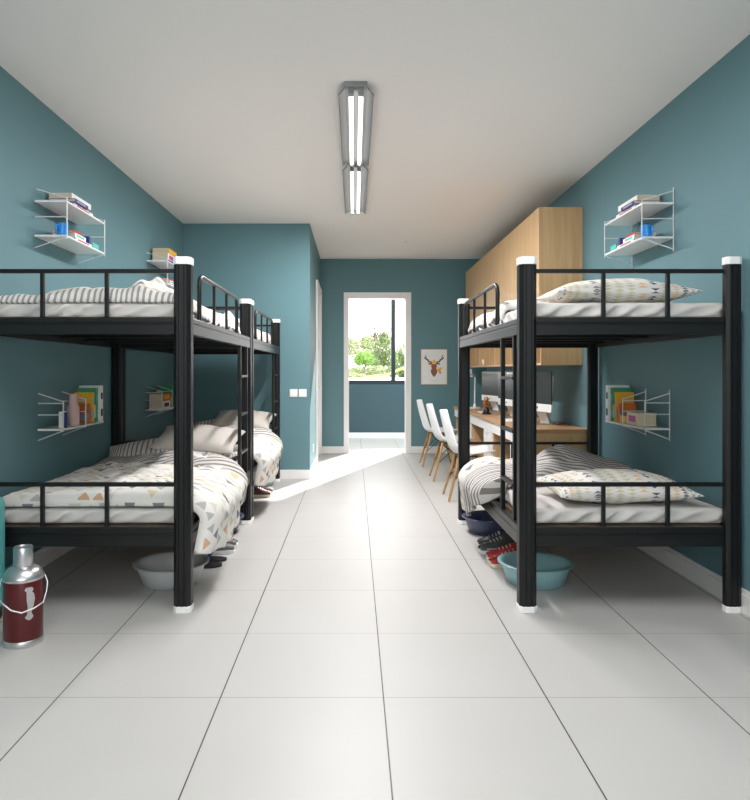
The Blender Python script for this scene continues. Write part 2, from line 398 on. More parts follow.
# pixel scale at y=60 m is 9 cm
tree('bright green round tree at the left of the window view', .75, 50, 1.9, [(0, 0, 1.45, .7, .62), (.3, 0, 1.2, .45, .4), (-.35, 0, 1.2, .45, .4)], 2600, LF[0], .075)
tree('large pale green tree seen behind the bright round tree', .45, 60, 3.9, [(0, 0, 2.2, 1.5, 1.3), (.7, 0, 2.9, .7, .7), (-.8, 0, 2.6, .8, .8), (1.0, 0, 1.4, .8, .8)], 3600, LF[2], .10)
tree('bare branching tree rising behind the others in the window', 1.95, 66, 5.6, [(0, 0, 4.2, 1.2, 1.2)], 160, LF[2], .07, .11, branches=34)
tree('dense mid green tree left of the dark mullion', 2.45, 56, 3.2, [(0, 0, 2.2, .85, 1.3), (-.5, 0, 1.4, .8, .9), (.5, 0, 1.4, .8, .9), (.1, 0, 3.0, .55, .7)], 5200, LF[1], .085)
tree('leafy green tree right of the dark mullion', 4.35, 58, 2.8, [(0, 0, 1.9, .9, 1.0), (.6, 0, 1.3, .8, .8), (-.4, 0, 1.3, .8, .8)], 3800, LF[1], .085)
tree('wide pale tree at the far right of the window view', 6.3, 64, 3.0, [(0, 0, 2.0, 1.5, 1.4), (1, 0, 1.6, 1.2, 1.2)], 3000, LF[2], .1)
tree('tall hedge of trees far left beyond the window', -2.8, 64, 3.0, [(0, 0, 2.0, 1.6, 1.4), (-1.2, 0, 1.6, 1.2, 1.2)], 3000, LF[1], .1)
tree('long low row of pale bushes under the garden trees', 1.6, 52, 0, [(-2.2+.5*k, 0, .25+.1*(k % 3), .5, .38) for k in range(9)], 4200, LF[2], .07, name='garden_shrub', cat='shrub', group='shrubs in the garden beyond the balcony')
tree('dark round shrub behind the curved clipped hedge', 2.45, 38, 0, [(0, 0, .3, .62, .5), (.5, 0, .25, .42, .36)], 3000, LF[3], .045, name='garden_shrub', cat='shrub', group='shrubs in the garden beyond the balcony')
tree('small dark shrub at the right edge of the window view', 3.3, 40, 0, [(0, 0, .3, .4, .4)], 1400, LF[3], .045, name='garden_shrub', cat='shrub', group='shrubs in the garden beyond the balcony')
tree('low yellow green shrub at the left edge of the window', -.1, 38, 0, [(0, 0, .12, .35, .2), (.5, 0, .1, .3, .14)], 1400, LF[2], .04, name='garden_shrub', cat='shrub', group='shrubs in the garden beyond the balcony')
g = G(); g.tube([(-1.75, 1, .02), (-1.2, 0, .06), (-.7, -.6, .14), (-.3, -.3, .3), (.05, -.2, .46), (.4, -.2, .42), (.7, -.4, .22), (.95, -.4, .04)], .075, 8)
tag(g.build('clipped_hedge', HEDGE, smooth=60, loc=(2.5, 36.4, .9)), 'low yellow green clipped hedge curving over the pale garden', 'hedge')

# ------------------------------------------------------------------ bunk beds
def post_poly(h=.043, c=.018, gd=.005, gw=.006):
    pts = []
    for k in range(4):
        a = k*PI/2; ca, sa = round(math.cos(a)), round(math.sin(a))
        side = [(h, -h+c)]
        for gy in (-.014, .014):
            side += [(h, gy-gw/2), (h-gd, gy-gw/4), (h-gd, gy+gw/4), (h, gy+gw/2)]
        side += [(h, h-c)]
        pts += [(x*ca-y*sa, x*sa+y*ca) for x, y in side]
    return pts
def beam(g, a, b, axis, z0, z1, c, t=.018):
    """folded steel channel running along axis from a to b centred on c"""
    zm = z0+(z1-z0)*.62; q = .006
    poly = [(c-t, z0), (c+t, z0), (c+t, zm-q), (c+t-.004, zm-q/2), (c+t-.004, zm+q/2), (c+t, zm+q), (c+t, z1-.006), (c+t-.004, z1), (c-t+.004, z1), (c-t, z1-.006), (c-t, zm+q), (c-t+.004, zm+q/2), (c-t+.004, zm-q/2), (c-t, zm-q)]
    g.prism(poly, a, b, axis); return g
HX, HY, PW = .552, 1.0, .043
def make_bunk(label, loc):
    t = thing('bunk_bed', label, 'bunk bed', loc, 0, 'black steel bunk beds')
    px, py = HX-PW, HY-PW
    for sx in (-1, 1):
        for sy in (-1, 1):
            kx, ky = (1, 1) if sx > 0 else (.90, .62)
            K = lambda P: [(x*kx, y*ky) for x, y in P]
            p = G().prism(K(post_poly()), .03, 1.738).build('post', BLACK, t, loc=(sx*(HX-PW*kx), sy*(HY-PW*ky), 0))
            oc = lambda e: K([(e, -e+.018), (e, e-.018), (e-.018, e), (-e+.018, e), (-e, e-.018), (-e, -e+.018), (-e+.018, -e), (e-.018, -e)])
            G().prism(oc(.0455), 1.734, 1.772).build('cap', CAP, p, bevel=.003)
            G().prism(oc(.0455), 0, .032).build('foot', CAP, p, bevel=.003)
    for z0, z1 in ((.327, .424), (1.388, 1.472)):
        for s_ in (-1, 1):
            beam(G(), -py+PW-.004, py-PW+.004, 1, z0, z1, s_*(px+.022)).build('side_beam', BLACK, t)
            beam(G(), -px+PW-.004, px-PW+.004, 0, z0, z1, s_*(py+.008)).build('end_beam', BLACK, t)
        g = G().box(-.49, .49, -.93, .93, z1-.03, z1-.006); 
        g.build('bed_board', BOARD, t)
        for q in range(5):
            y = -.75+q*.375; G().box(-px-.0, px, y-.02, y+.02, z0+.03, z1-.031).build('slat', BLACK, t)
    for z0, zr in ((.424, .634), (1.472, 1.704)):
        for s_ in (-1, 1):
            y = s_*(py+.004)
            r = G().box(-px+PW-.004, px-PW+.004, y-.0105, y+.0105, zr-.0105, zr+.0105).build('end_rail', BLACK, t, bevel=.003)
            for bx in (-.198, .125): G().box(bx-.0095, bx+.0095, y-.0095, y+.0095, z0-.003, zr-.009).build('baluster', BLACK, r, bevel=.002)
    # guard rail on the aisle side (local +x)
    gx = px+.026; ya, yb, zt, rr = -.73, .40, 1.716, .06
    pts = [(gx, ya, 1.46), (gx, ya, zt-rr)]+[(gx, ya+rr-rr*math.cos(a), zt-rr+rr*math.sin(a)) for a in (.4, .8, 1.2, PI/2)]
    pts += [(gx, yb-rr+rr*math.sin(a), zt-rr+rr*math.cos(a)) for a in (0, .4, .8, 1.2)]+[(gx, yb, zt-rr), (gx, yb, 1.46)]
    gr = G().tube(pts, .0125, 8).build('guard_rail', BLACK, t, smooth=50)
    for y in (-.355, .025): G().tube([(gx, y, 1.465), (gx, y, zt)], .009, 8).build('guard_bar', BLACK, gr, smooth=50)
    # ladder
    lx = px+.024
    ld = G()
    for y in (.53, .82): ld.box(lx-.012, lx+.012, y-.012, y+.012, .42, 1.39)
    ld = ld.build('ladder', BLACK, t, bevel=.003)
    for z in (.605, .885, 1.165): G().box(lx-.016, lx+.016, .53, .82, z-.009, z+.009).build('rung', BLACK, ld, bevel=.003)
    return t
LX, RX = -1.367, 1.375
B1, B2, B3 = (LX, 4.30), (LX, 6.32), (RX, 4.30)
bed = make_bunk('black steel bunk bed nearest the camera on the left, beside the thermos flask', (*B1, 0))
dup(bed, (*B2, 0), 'black steel bunk bed behind the first one on the left, against the partition wall')
dup(bed, (*B3, 0), 'black steel bunk bed standing alone on the right side, in front of the desks', rz=PI)
ZL, ZU = .424, 1.472                                       # bunk levels

def mattress_mesh():
    def disp(w, n):
        side = max(0, 1-abs(n.z)*1.2)
        a = math.sin((w.x*1.0+w.y*.9-w.z*1.6)*46+3*fb(w, 5))*.5+.5
        amp = .026*(.3+abs(fb((w.x, w.y, 0), 3))*2.2)
        return n*(side*(a**2)*amp-.004*side)+Vector((0, 0, .004*fb(w, 8)*(n.z > .3)))
    g = G().rbox((.49, .918, .04), .022, (90, 160, 10), disp); return g
mat_g = mattress_mesh()
def mattress(bx, by, z, label):
    global m0
    if m0 is None:
        m0 = mat_g.build('mattress', SHEET, smooth=180, weld=True, loc=(bx-.02*(1 if bx < 0 else -1), by, z+.040)); tag(m0, label, 'mattress', 'bunk mattresses')
    else:
        o = m0.copy(); C.objects.link(o); o.location = (bx-.02*(1 if bx < 0 else -1), by, z+.040); o['label'] = label
m0 = None
mattress(*B1, ZL, 'white sheeted mattress on the lower bunk of the nearest left bed')
mattress(*B1, ZU, 'white sheeted mattress on the upper bunk of the nearest left bed')
mattress(*B2, ZL, 'white sheeted mattress on the lower bunk of the second left bed')
mattress(*B2, ZU, 'white sheeted mattress on the upper bunk of the second left bed')
mattress(*B3, ZL, 'white sheeted mattress on the lower bunk of the right bed')
mattress(*B3, ZU, 'white sheeted mattress on the upper bunk of the right bed')

def duvet(label, loc, y0, y1, hang, height, stripe, mir=1, drop=0, mats=None, name='duvet', seed=0, bulge=.06, rot=0, xw=-.455, xa=.44):
    """quilt on the mattress top (z=0 at mattress top), hanging over the aisle edge (+x)"""
    top = xa-xw; arc = .20
    def P(u, v):
        H = hang(v); L = top+arc+H; s_ = u*L; 
        q = min(s_/top, 1); ya, yb = y0(min(s_/top, 1.35)), y1(min(s_/top, 1.35)); y = ya+(yb-ya)*v
        dn = (y-ya); df = (yb-y)
        e = min(1, max(0, min(dn, df, s_+.0 if s_ < .5 else 9)/.11)); e = math.sqrt(max(0, 1-(1-e)**2))
        x_ = xw+min(s_, top)
        h = height(x_, y, v)
        h = .024+(h-.02)*e+.012*fb((x_+seed, y, 0), 5)*e+.024*e*abs(fb((x_*1.4+seed+y*.8, y*.7-x_, 1), 4.5))-.010*e*abs(fb((x_*.5+seed, y*1.5+x_, 5), 9))
        if drop: h -= drop*(1-min(1, dn/.03))
        if s_ <= top: return Vector((x_, y, h))
        a = min((s_-top)/arc, 1); ra, rb = .155, min(.15, .06+h)
        if H < .05:
            ra, rb = .05, .075*1
            an = a*PI/2; return Vector((xa+ra*math.sin(an), y, h-(rb)*(1-math.cos(an))-max(0, s_-top-arc)))
        an = a*PI/2
        x = xa+ra*math.sin(an)+bulge*math.sin(an)*e; z = h-rb*(1-math.cos(an))
        d = max(0, s_-top-arc); hf = a
        fold = .014*math.sin(y*30+seed+4*fb((y, d, seed), 3))+.010*fb((y*2, d*2, seed+3), 4)
        x += fold*hf-d*.16; z -= d
        return Vector((x, y+.02*fb((y*3, d*3, seed), 2)*hf, z))
    g = G()
    def W(u, v):
        p = P(u, v); return (p.x*mir, p.y, p.z)
    def UV(u, v):
        H = hang(v); s_ = u*(top+arc+H); ya, yb = y0(min(s_/top, 1.35)), y1(min(s_/top, 1.35)); return (s_+.03*fb((s_, v, 0), 3), ya+(yb-ya)*v-.07*max(0, 1-(yb-ya)*v/.10))
    g.grid(W, 84, 96, mfn=lambda u, v: 1 if stripe(u, v) else 0, uvfn=UV)
    o = g.build(name, mats or [DUV, STR], smooth=180, loc=loc, solid=(.018 if mir > 0 else -.018))
    o.rotation_euler = (0, 0, rot); return tag(o, label, 'duvet', 'duvets on the bunks')
MT = .082                                                   # mattress thickness above the beam
def lerp(a, b, t): return a+(b-a)*t
def hgt_low(x, y, v):
    w = max(0, min(1, (x+.45)/.6))
    hump = .055*math.exp(-((v-.86)/.10)**2)*w
    crease = -.02*math.exp(-((v-.70)/.02)**2)
    return .055+.045*w+hump+crease
d1 = duvet('triangle patterned duvet spilling over the lower bunk of the nearest left bed', (*B1, ZL+MT), lambda q: -.93, lambda q: lerp(.62, .12, max(0, q)**1.2), lambda v: .17+.03*math.sin(v*5)-.15*max(0, (v-.84)/.16)**1.5, hgt_low, lambda u, v: v > .72+.03*math.sin(u*9) and not (.80 < v < .86 and .62 < u < .72), seed=1, bulge=.10, drop=.012)
d2_ = d1.copy(); C.objects.link(d2_); d2_.location.y = B2[1]; d2_['label'] = 'triangle patterned duvet spilling over the lower bunk of the second left bed'
def hgt_up(x, y, v):
    pile = .088*math.exp(-((x-.28)/.10)**2-((y+.70)/.16)**2)
    return .055+.018*math.sin(x*7+1)+pile*(1+.25*math.sin(x*40+y*25))+.02*fb((x, y, 0), 3)
d3 = duvet('crumpled duvet with a striped hem on the upper bunk of the nearest left bed', (*B1, ZU+MT), lambda q: -.93, lambda q: .78, lambda v: .02, hgt_up, lambda u, v: v < .035 or v > .93 or ((u-.8)**2+((v-.14)*1.2)**2 < .006), seed=2, drop=.022, mats=[DUV, STRX])
d4 = d3.copy(); C.objects.link(d4); d4.location.y = B2[1]; d4['label'] = 'crumpled duvet with a striped hem on the upper bunk of the second left bed'
def hgt_r(x, y, v):
    return .07+.10*math.exp(-((x+.05)/.36)**2-((v-.38)/.28)**2)+.03*math.sin(x*9+v*4)*math.sin(v*3.1)
d5 = duvet('striped grey duvet heaped over the lower bunk of the right bed', (*B3, ZL+MT), lambda q: lerp(-.02, -.40, max(0, min(q, 1))**1.5)+max(0, q-1)*.35, lambda q: lerp(.88, .40, min(q, 1)), lambda v: .04+.17*min(1, v/.6)-.06*max(0, v-.75), hgt_r, lambda u, v: not (v > .60 and u > .5), mir=-1, seed=7)
d6 = duvet('white duvet bunched at the far end of the upper bunk of the right bed', (*B3, ZU+MT), lambda q: -.30, lambda q: .85, lambda v: .02, lambda x, y, v: .05+.04*math.exp(-((x-.30)/.14)**2-((v-.10)/.12)**2), lambda u, v: v > .9, mir=-1, seed=4)

def pillow_geo(hx, hy, hz, seed, ustr=False):
    g = G()
    for sg in (1, -1):
        def fn(a, b, sg=sg):
            u, v = 2*a-1, 2*b-1
            u, v = math.sin(u*PI/2), math.sin(v*PI/2)
            x = hx*u*(1-.09*(1-v*v)*u*u); y = hy*v*(1-.09*(1-u*u)*v*v)
            t = (max(0, (1-u**2)*(1-v**2)))**.50
            z = hz*t*(1 if sg > 0 else -.72)+.012*t*fb((x+seed, y, sg), 7)+.003*t*math.sin(x*25+y*18+seed)
            return (x, y, z+hz*.72)
        g.grid(fn if sg > 0 else (lambda a, b, f=fn: f(1-a, b)), 44, 32, uvfn=(lambda a, b: (hx*2.3*a, hy*2.5*b)) if sg > 0 else (lambda a, b: (hx*2.3*(1-a), hy*2.5*b)))
    return g
def pillow(label, loc, rot, dims, mat, seed):
    o = pillow_geo(*dims, seed).build('pillow', mat, smooth=180, weld=True, loc=loc); o.rotation_euler = rot
    return tag(o, label, 'pillow', 'pillows on the bunks')
zl, zu = ZL+MT, ZU+MT
pillow('triangle patterned pillow on the lower bunk of the right bed', (1.405, 3.62, zl-.004), (.03, 0, .05), (.375, .24, .095), PIL, 1)
pillow('triangle patterned pillow on the upper bunk of the right bed', (1.405, 3.60, zu-.004), (.0, 0, .03), (.375, .22, .085), PIL, 1)
for (bx, by), w in ((B1, 'nearest'), (B2, 'second')):
    pillow('triangle patterned pillow lowest in the pile on the %s left bed' % w, (bx+.14, by+.66, zl), (.0, 0, -.12), (.34, .20, .085), PIL, 3)
    pillow('grey striped pillow leaning in the pile on the %s left bed' % w, (bx-.16, by+.64, zl+.025), (.42, -.12, .12), (.31, .20, .080), STRP, 4)
    pillow('plain beige pillow topmost in the pile on the %s left bed' % w, (bx+.20, by+.70, zl+.130), (.35, .05, -.1), (.32, .19, .085), BEIGE, 5)

# ------------------------------------------------------------------ ceiling batten lights
def batten(label, y0, y1):
    t = thing('tube_light', label, 'ceiling light', (.01, (y0+y1)/2, ZC), 0, 'twin tube ceiling lights'); L = (y1-y0)/2
    G().box(-.066, .066, -L, L, -.026, 0).build('housing', GALV, t, bevel=.003)
    for sx in (-1, 1):
        g = G(); g.add([(sx*.058, -L+.03, -.022), (sx*.1, -L+.05, -.062), (sx*.103, -L+.05, -.056), (sx*.064, -L+.03, -.016),
                        (sx*.058, L-.03, -.022), (sx*.1, L-.05, -.062), (sx*.103, L-.05, -.056), (sx*.064, L-.03, -.016)],
                       [(0, 1, 2, 3), (7, 6, 5, 4), (0, 4, 5, 1), (1, 5, 6, 2), (2, 6, 7, 3), (3, 7, 4, 0)])
        g.build('reflector', GALV, t)
    g = G().prism([(-.012, -.026), (.012, -.026), (0, -.038)], -L+.03, L-.03, 1); g.build('centre_ridge', GALV, t)
    for sx in (-1, 1):
        G().tube([(sx*.029, -L+.06, -.046), (sx*.029, L-.06, -.046)], .0145, 14).build('tube', TUBE, t, smooth=50)
        for e in (-1, 1): G().box(sx*.029-.015, sx*.029+.015, e*(L-.062), e*(L-.03), -.064, -.024).build('lamp_holder', GALV, t, bevel=.003)
    return t
batten('nearer twin tube fluorescent light mounted on the ceiling', 3.80, 5.22)
batten('farther twin tube fluorescent light mounted on the ceiling', 5.25, 6.80)
tag(G().lathe([(0, -.016), (.014, -.016), (.022, -.006), (.024, 0), (0, 0)]).build('ceiling_sensor', CAP, smooth=40, loc=(.664, 8.49, ZC)), 'tiny white round sensor on the ceiling near the far wall', 'sensor')

# ------------------------------------------------------------------ switches, socket, picture
def plate(name, label, cat, loc, w, h, rot, group=None):
    t = thing(name, label, cat, loc, 0, group); t.rotation_euler = rot
    G().box(-w/2, w/2, -.009, 0, -h/2, h/2).build('cover_plate', WHITE, t, bevel=.003)
    if cat == 'light switch': G().box(-w*.33, w*.33, -.013, -.009, -h*.33, h*.33).build('rocker', CAP, t, bevel=.002)
    else:
        g = G().box(-.012, -.006, -.0105, -.009, -.012, .004).box(.006, .012, -.0105, -.009, -.012, .004); g.build('socket_hole', BLKP, t)
plate('light_switch', 'left one of the two white switches on the partition wall', 'light switch', (-.680, BY, .96), .088, .088, (0, 0, 0), 'wall switches')
plate('light_switch', 'right one of the two white switches on the partition wall', 'light switch', (-.578, BY, .96), .088, .088, (0, 0, 0), 'wall switches')
plate('wall_socket', 'white socket low on the partition side wall near the door', 'socket', (BX, 8.0, .28), .088, .088, (0, 0, PI/2))
plate('wall_socket', 'white socket on the far wall below the oak wall cabinets', 'socket', (1.70, YF, 1.18), .07, .12, (0, 0, 0))

pt = thing('framed_picture', 'thin framed print of a deer head with yellow flowers on the far wall', 'picture', (1.173, YF-.022, 1.27))
w, h = .195, .262
g = G().box(-w, w, 0, .02, h-.008, h).box(-w, w, 0, .02, -h, -h+.008).box(-w, -w+.008, 0, .02, -h, h).box(w-.008, w, 0, .02, -h, h)
g.build('frame', OAK, pt)
G().box(-w+.008, w-.008, .006, .018, -h+.008, h-.008).build('print', plain('print_paper', 232, 232, 230), pt)
PC = {'ink': plain('ink_dark', 52, 44, 52), 'brown': plain('print_brown', 140, 84, 60), 'rust': plain('print_rust', 170, 70, 40), 'yel': plain('print_yellow', 240, 190, 40), 'or': plain('print_orange', 226, 150, 40), 'gry': plain('print_grey', 160, 150, 150)}
ic, ig = list(PC), G()
def blob(pts, c): ig.prism(pts, .003+.0002*ic.index(c), .0062, 1, ic.index(c))
for sx in (-1, 1):
    blob([(sx*a, b) for a, b in ((.03, .075), (.07, .085), (.105, .12), (.122, .17), (.135, .185), (.128, .15), (.112, .105), (.08, .068), (.035, .06))], 'ink')
    blob([(sx*a, b) for a, b in ((.112, .115), (.15, .15), (.146, .13), (.118, .10))], 'ink')
    blob([(sx*a, b) for a, b in ((.075, .078), (.082, .115), (.09, .115), (.09, .08))], 'ink')
    blob([(sx*a, b) for a, b in ((.03, .06), (.09, .055), (.075, .03), (.03, .04))], 'rust')
blob([(-.035, .04), (.035, .04), (.042, 0), (.028, -.03), (-.028, -.03), (-.042, 0)], 'brown')
blob([(-.042, -.03), (.042, -.03), (.05, -.075), (.02, -.13), (0, -.15), (-.022, -.125), (-.048, -.08)], 'brown')
blob([(-.03, -.06), (.02, -.05), (.03, -.09), (0, -.125), (-.025, -.10)], 'rust')
blob([(-.014, .015), (.014, .015), (.01, -.02), (-.01, -.02)], 'gry')
random.seed(3)
for cx, cz, r, c in ((-.03, .055, .026, 'yel'), (.005, .066, .03, 'yel'), (.035, .05, .024, 'or'), (-.045, .03, .018, 'yel'), (0, .09, .02, 'yel'), (.075, -.05, .03, 'or'), (.10, -.025, .026, 'yel'), (.09, -.085, .024, 'or'), (.065, -.03, .02, 'yel')):
    blob([(cx+r*(1 if k % 2 else .6)*math.cos(k*PI/6), cz+r*(1 if k % 2 else .6)*math.sin(k*PI/6)) for k in range(12)][::-1], c)
for a in (-.05, -.03, -.012, .006, .024, .04): ig.tube([(a, .0055, -.205), (a+.008, .0055, -.196), (a+.012, .0055, -.207)], .0012, 4, ic.index('gry'))
ig.build('artwork', [PC[k] for k in ic], pt)

# ------------------------------------------------------------------ wall shelves and what stands on them
def wire(g, *p, r=.0037): g.tube(p, r, 6)
def upper_shelf(label, y, side):
    """local: x=0 at wall, +x into the room (mirrored for the right wall); boards at z 0 and -.205"""
    s_ = 1 if side == 'l' else -1; xw = XL if side == 'l' else XR
    t = thing('wall_shelf', label, 'shelf', (xw, y, 2.230), 0, 'white wire wall shelves'); D, L = .194, .61
    for z in (0, -.208):
        G().box(s_*.002, s_*D, 0, L, z-.012, z).build('board', SHELFW, t, bevel=.002)
    for yy in (.004, L-.004):
        g = G()
        wire(g, (s_*(D+.002), yy, .018), (s_*(D+.002), yy, -.232)); wire(g, (s_*.004, yy, .07), (s_*(D+.002), yy, .012))
        wire(g, (s_*.004, yy, -.10), (s_*(D+.002), yy, -.10)); wire(g, (s_*.004, yy, -.285), (s_*(D+.002), yy, -.22))
        wire(g, (s_*.004, yy, .09), (s_*.004, yy, -.30)) if side == 'r' else None
        g.build('wire_bracket', WIRE, t, smooth=50)
    return t
def lower_shelf(label, y, side):
    s_ = 1 if side == 'l' else -1; xw = XL if side == 'l' else XR
    t = thing('wall_shelf', label, 'shelf', (xw, y, .852), 0, 'white wire wall shelves'); D, L = .155, .66
    G().box(s_*.002, s_*D, 0, L, -.012, 0).build('board', SHELFW, t, bevel=.002)
    for yy in (.004, .34):
        g = G()
        wire(g, (s_*(D+.002), yy, .17), (s_*(D+.002), yy, -.018)); wire(g, (s_*.004, yy, .215), (s_*(D+.002), yy, .165))
        wire(g, (s_*.004, yy, .155), (s_*(D+.002), yy, .155)); wire(g, (s_*.004, yy, .085), (s_*(D+.002), yy, .085))
        wire(g, (s_*.004, yy, -.07), (s_*(D+.002), yy, -.012))
        if side == 'r': wire(g, (s_*.004, yy, .235), (s_*.004, yy, -.08))
        g.build('wire_bracket', WIRE, t, smooth=50)
    return t
def book(label, loc, dims, cover, group, rot=0, stand=False, band=None, spine=None):
    """lying: spine faces the aisle; dims = (depth from spine, length, thickness); loc = corner nearest wall at the base"""
    a, l, h = dims; s_ = 1 if loc[0] < 0 else -1
    t = thing('book', label, 'book', loc, rot, group)
    c = .0025
    if not stand:
        G().box(0, s_*a, 0, l, 0, c).box(0, s_*a, 0, l, h-c, h).box(s_*(a-c), s_*a, 0, l, c, h-c).build('cover', BK[cover], t)
        g = G(); g.grid(lambda u, v: (s_*(.003+u*(a-.007)), .003, c+v*(h-2*c)), 1, 1, uvfn=lambda u, v: (u*a, v*h)); 
        g.box(s_*.003, s_*(a-c), .0035, l-.003, c, h-c).build('pages', PAGES, t)
        if band: G().box(s_*a, s_*(a+.0012), l*.15, l*.8, h*.25, h*.75).build('spine_label', BK[band], t)
    else:                                                  # standing, front cover towards the near end
        G().box(0, s_*a, 0, c, 0, h).box(0, s_*a, l-c, l, 0, h).box(s_*(a-c), s_*a, c, l-c, 0, h).build('cover', BK[cover], t)
        G().box(s_*.003, s_*(a-c), c, l-c, .003, h-.003).build('pages', PAGES, t)
        if band:
            G().box(s_*.004, s_*(a-.004), -.0012, 0, h*.12, h*.5).build('cover_print', BK[band], t)
        if spine:
            G().box(s_*a, s_*(a+.0012), l*.2, l*.8, h*.15, h*.35).box(s_*a, s_*(a+.0012), l*.2, l*.8, h*.62, h*.8).build('spine_label', BK[spine], t)
    return t
def mug(label, loc, ang, group):
    t = thing('mug', label, 'mug', loc, ang, group); r = .033
    G().lathe([(0, 0), (r*.92, 0), (r, .006), (r, .084), (r-.0035, .084), (r-.004, .008), (0, .007)]).build('cup', BK['blue'], t, smooth=40)
    G().tube([(r-.002, 0, .066), (r+.016, 0, .068), (r+.026, 0, .055), (r+.027, 0, .036), (r+.016, 0, .02), (r-.002, 0, .018)], .0048, 8).build('handle', BK['blue'], t, smooth=60)
def dress_upper(side, y, w, tall=False, near=True):
    s_ = 1 if side == 'l' else -1; xw = XL if side == 'l' else XR
    gr = 'books on the upper wall shelves'; zt, zb = 2.2305, 2.0225
    X = lambda d: xw+s_*d
    if not tall:
        book('white book lowest on the top board of %s' % w, (X(.03), y+.17, zt), (.14, .30, .026), 'white', gr, band='red')
        book('navy blue book second from bottom on the top board of %s' % w, (X(.02), y+.15, zt+.0265), (.165, .20, .022), 'navy', gr, band='grey')
        book('thick white book topmost on the top board of %s' % w, (X(.012), y+.16, zt+.049), (.148, .30, .036), 'white', gr)
        mug('blue mug on the lower board of %s' % w, (X(.135), y+.085, zb), -PI/2-s_*.28, 'blue mugs')
    else:
        book('navy blue book lowest on the top board of %s' % w, (X(.02), y+.13, zt), (.16, .24, .022), 'navy', gr)
        book('thick beige book second from bottom on top board of %s' % w, (X(.018), y+.12, zt+.0225), (.15, .26, .066), 'white', gr, band='magenta')
        book('yellow book topmost on the top board of %s' % w, (X(.02), y+.12, zt+.089), (.155, .28, .044), 'yellow', gr)
    book('white book lowest on the lower board of %s' % w, (X(.03), y+.18, zb), (.145, .26, .020), 'white', gr, band='red')
    book('turquoise book second from bottom on the lower board of %s' % w, (X(.035), y+.17, zb+.0205), (.14, .17, .026), 'white', gr, band='turq')
    book('red book topmost on the lower board of %s' % w, (X(.03), y+.17, zb+.047), (.135, .15, .018), 'red', gr)
    if not tall:
        book('small navy book standing at far end of lower board of %s' % w, (X(.05), y+.40, zb+.0205), (.12, .03, .05), 'navy', gr, stand=True)
        book('small turquoise book flat at far end of lower board of %s' % w, (X(.04), y+.455, zb), (.135, .10, .04), 'turq', gr)
upper_shelf('white two tier wire shelf high on the left wall above the nearest bed', 3.99, 'l'); dress_upper('l', 3.99, 'nearer left wall shelf')
upper_shelf('white two tier wire shelf high on the left wall above the second bed', 6.14, 'l'); dress_upper('l', 6.14, 'farther left wall shelf', True)
upper_shelf('white two tier wire shelf high on the right wall above the bed', 4.04, 'r'); dress_upper('r', 4.04, 'right wall shelf')
def dress_lower(side, y, w, kind):
    s_ = 1 if side == 'l' else -1; xw = XL if side == 'l' else XR; z = .8525; X = lambda d: xw+s_*d
    gr = 'books on the lower wall shelves'
    if kind < 2:
        book('large white book with black marks at far end of %s' % w, (X(.004), y+.60, z), (.15, .05, .25), 'white', gr, stand=True, spine='black')
        book('tall green book standing on %s' % w, (X(.008), y+.555, z), (.135, .03, .235), 'green', gr, stand=True, band='beige', spine='turq')
        book('yellow book standing in front of the green one on %s' % w, (X(.008), y+.515, z), (.125, .03, .205), 'yellow', gr, stand=True, band='grey', spine='turq')
        book('orange book foremost of the upright books on %s' % w, (X(.01), y+.475, z), (.115, .025, .13), 'orange', gr, stand=True, band='grey')
    if kind == 0:
        t = thing('flask', 'matt pink flask standing on %s' % w, 'flask', (X(.105), y+.27, z))
        G().lathe([(0, 0), (.036, 0), (.038, .006), (.038, .115), (.032, .132), (0, .132)]).build('body', BK['pink'], t, smooth=40)
        G().lathe([(.028, .132), (.029, .134), (.029, .196), (.025, .204), (0, .204)]).build('lid', BK['pink'], t, smooth=40)
        book('small white book standing near the front of %s' % w, (X(.10), y+.07, z), (.02, .02, .10), 'white', gr, stand=True)
        book('small blue book standing beside the white one on %s' % w, (X(.125), y+.07, z), (.02, .02, .095), 'navy', gr, stand=True)
    if kind == 1:
        book('thick book with yellow and magenta spine lying on %s' % w, (X(.006), y+.17, z), (.128, .16, .082), 'beige', gr, band='magenta')
        book('thin yellow book lying behind the thick one on %s' % w, (X(.02), y+.345, z), (.11, .11, .05), 'yellow', gr)
    if kind == 2:
        book('thick beige book lowest in the pile on %s' % w, (X(.006), y+.10, z), (.135, .24, .07), 'white', gr, band='black')
        book('orange book lying on top of the beige one on %s' % w, (X(.006), y+.10, z+.0705), (.135, .24, .068), 'orange', gr, band='yellow')
        book('green book standing at the far end of %s' % w, (X(.008), y+.42, z), (.13, .04, .22), 'green', gr, stand=True, band='yellow')
lower_shelf('white wire shelf on the left wall beside the nearest lower bunk', 4.03, 'l'); dress_lower('l', 4.03, 'shelf by nearest left lower bunk', 0)
lower_shelf('white wire shelf on the left wall beside the second lower bunk', 6.10, 'l'); dress_lower('l', 6.10, 'shelf by second left lower bunk', 2)
lower_shelf('white wire shelf on the right wall beside the lower bunk', 4.09, 'r'); dress_lower('r', 4.09, 'shelf by right lower bunk', 1)

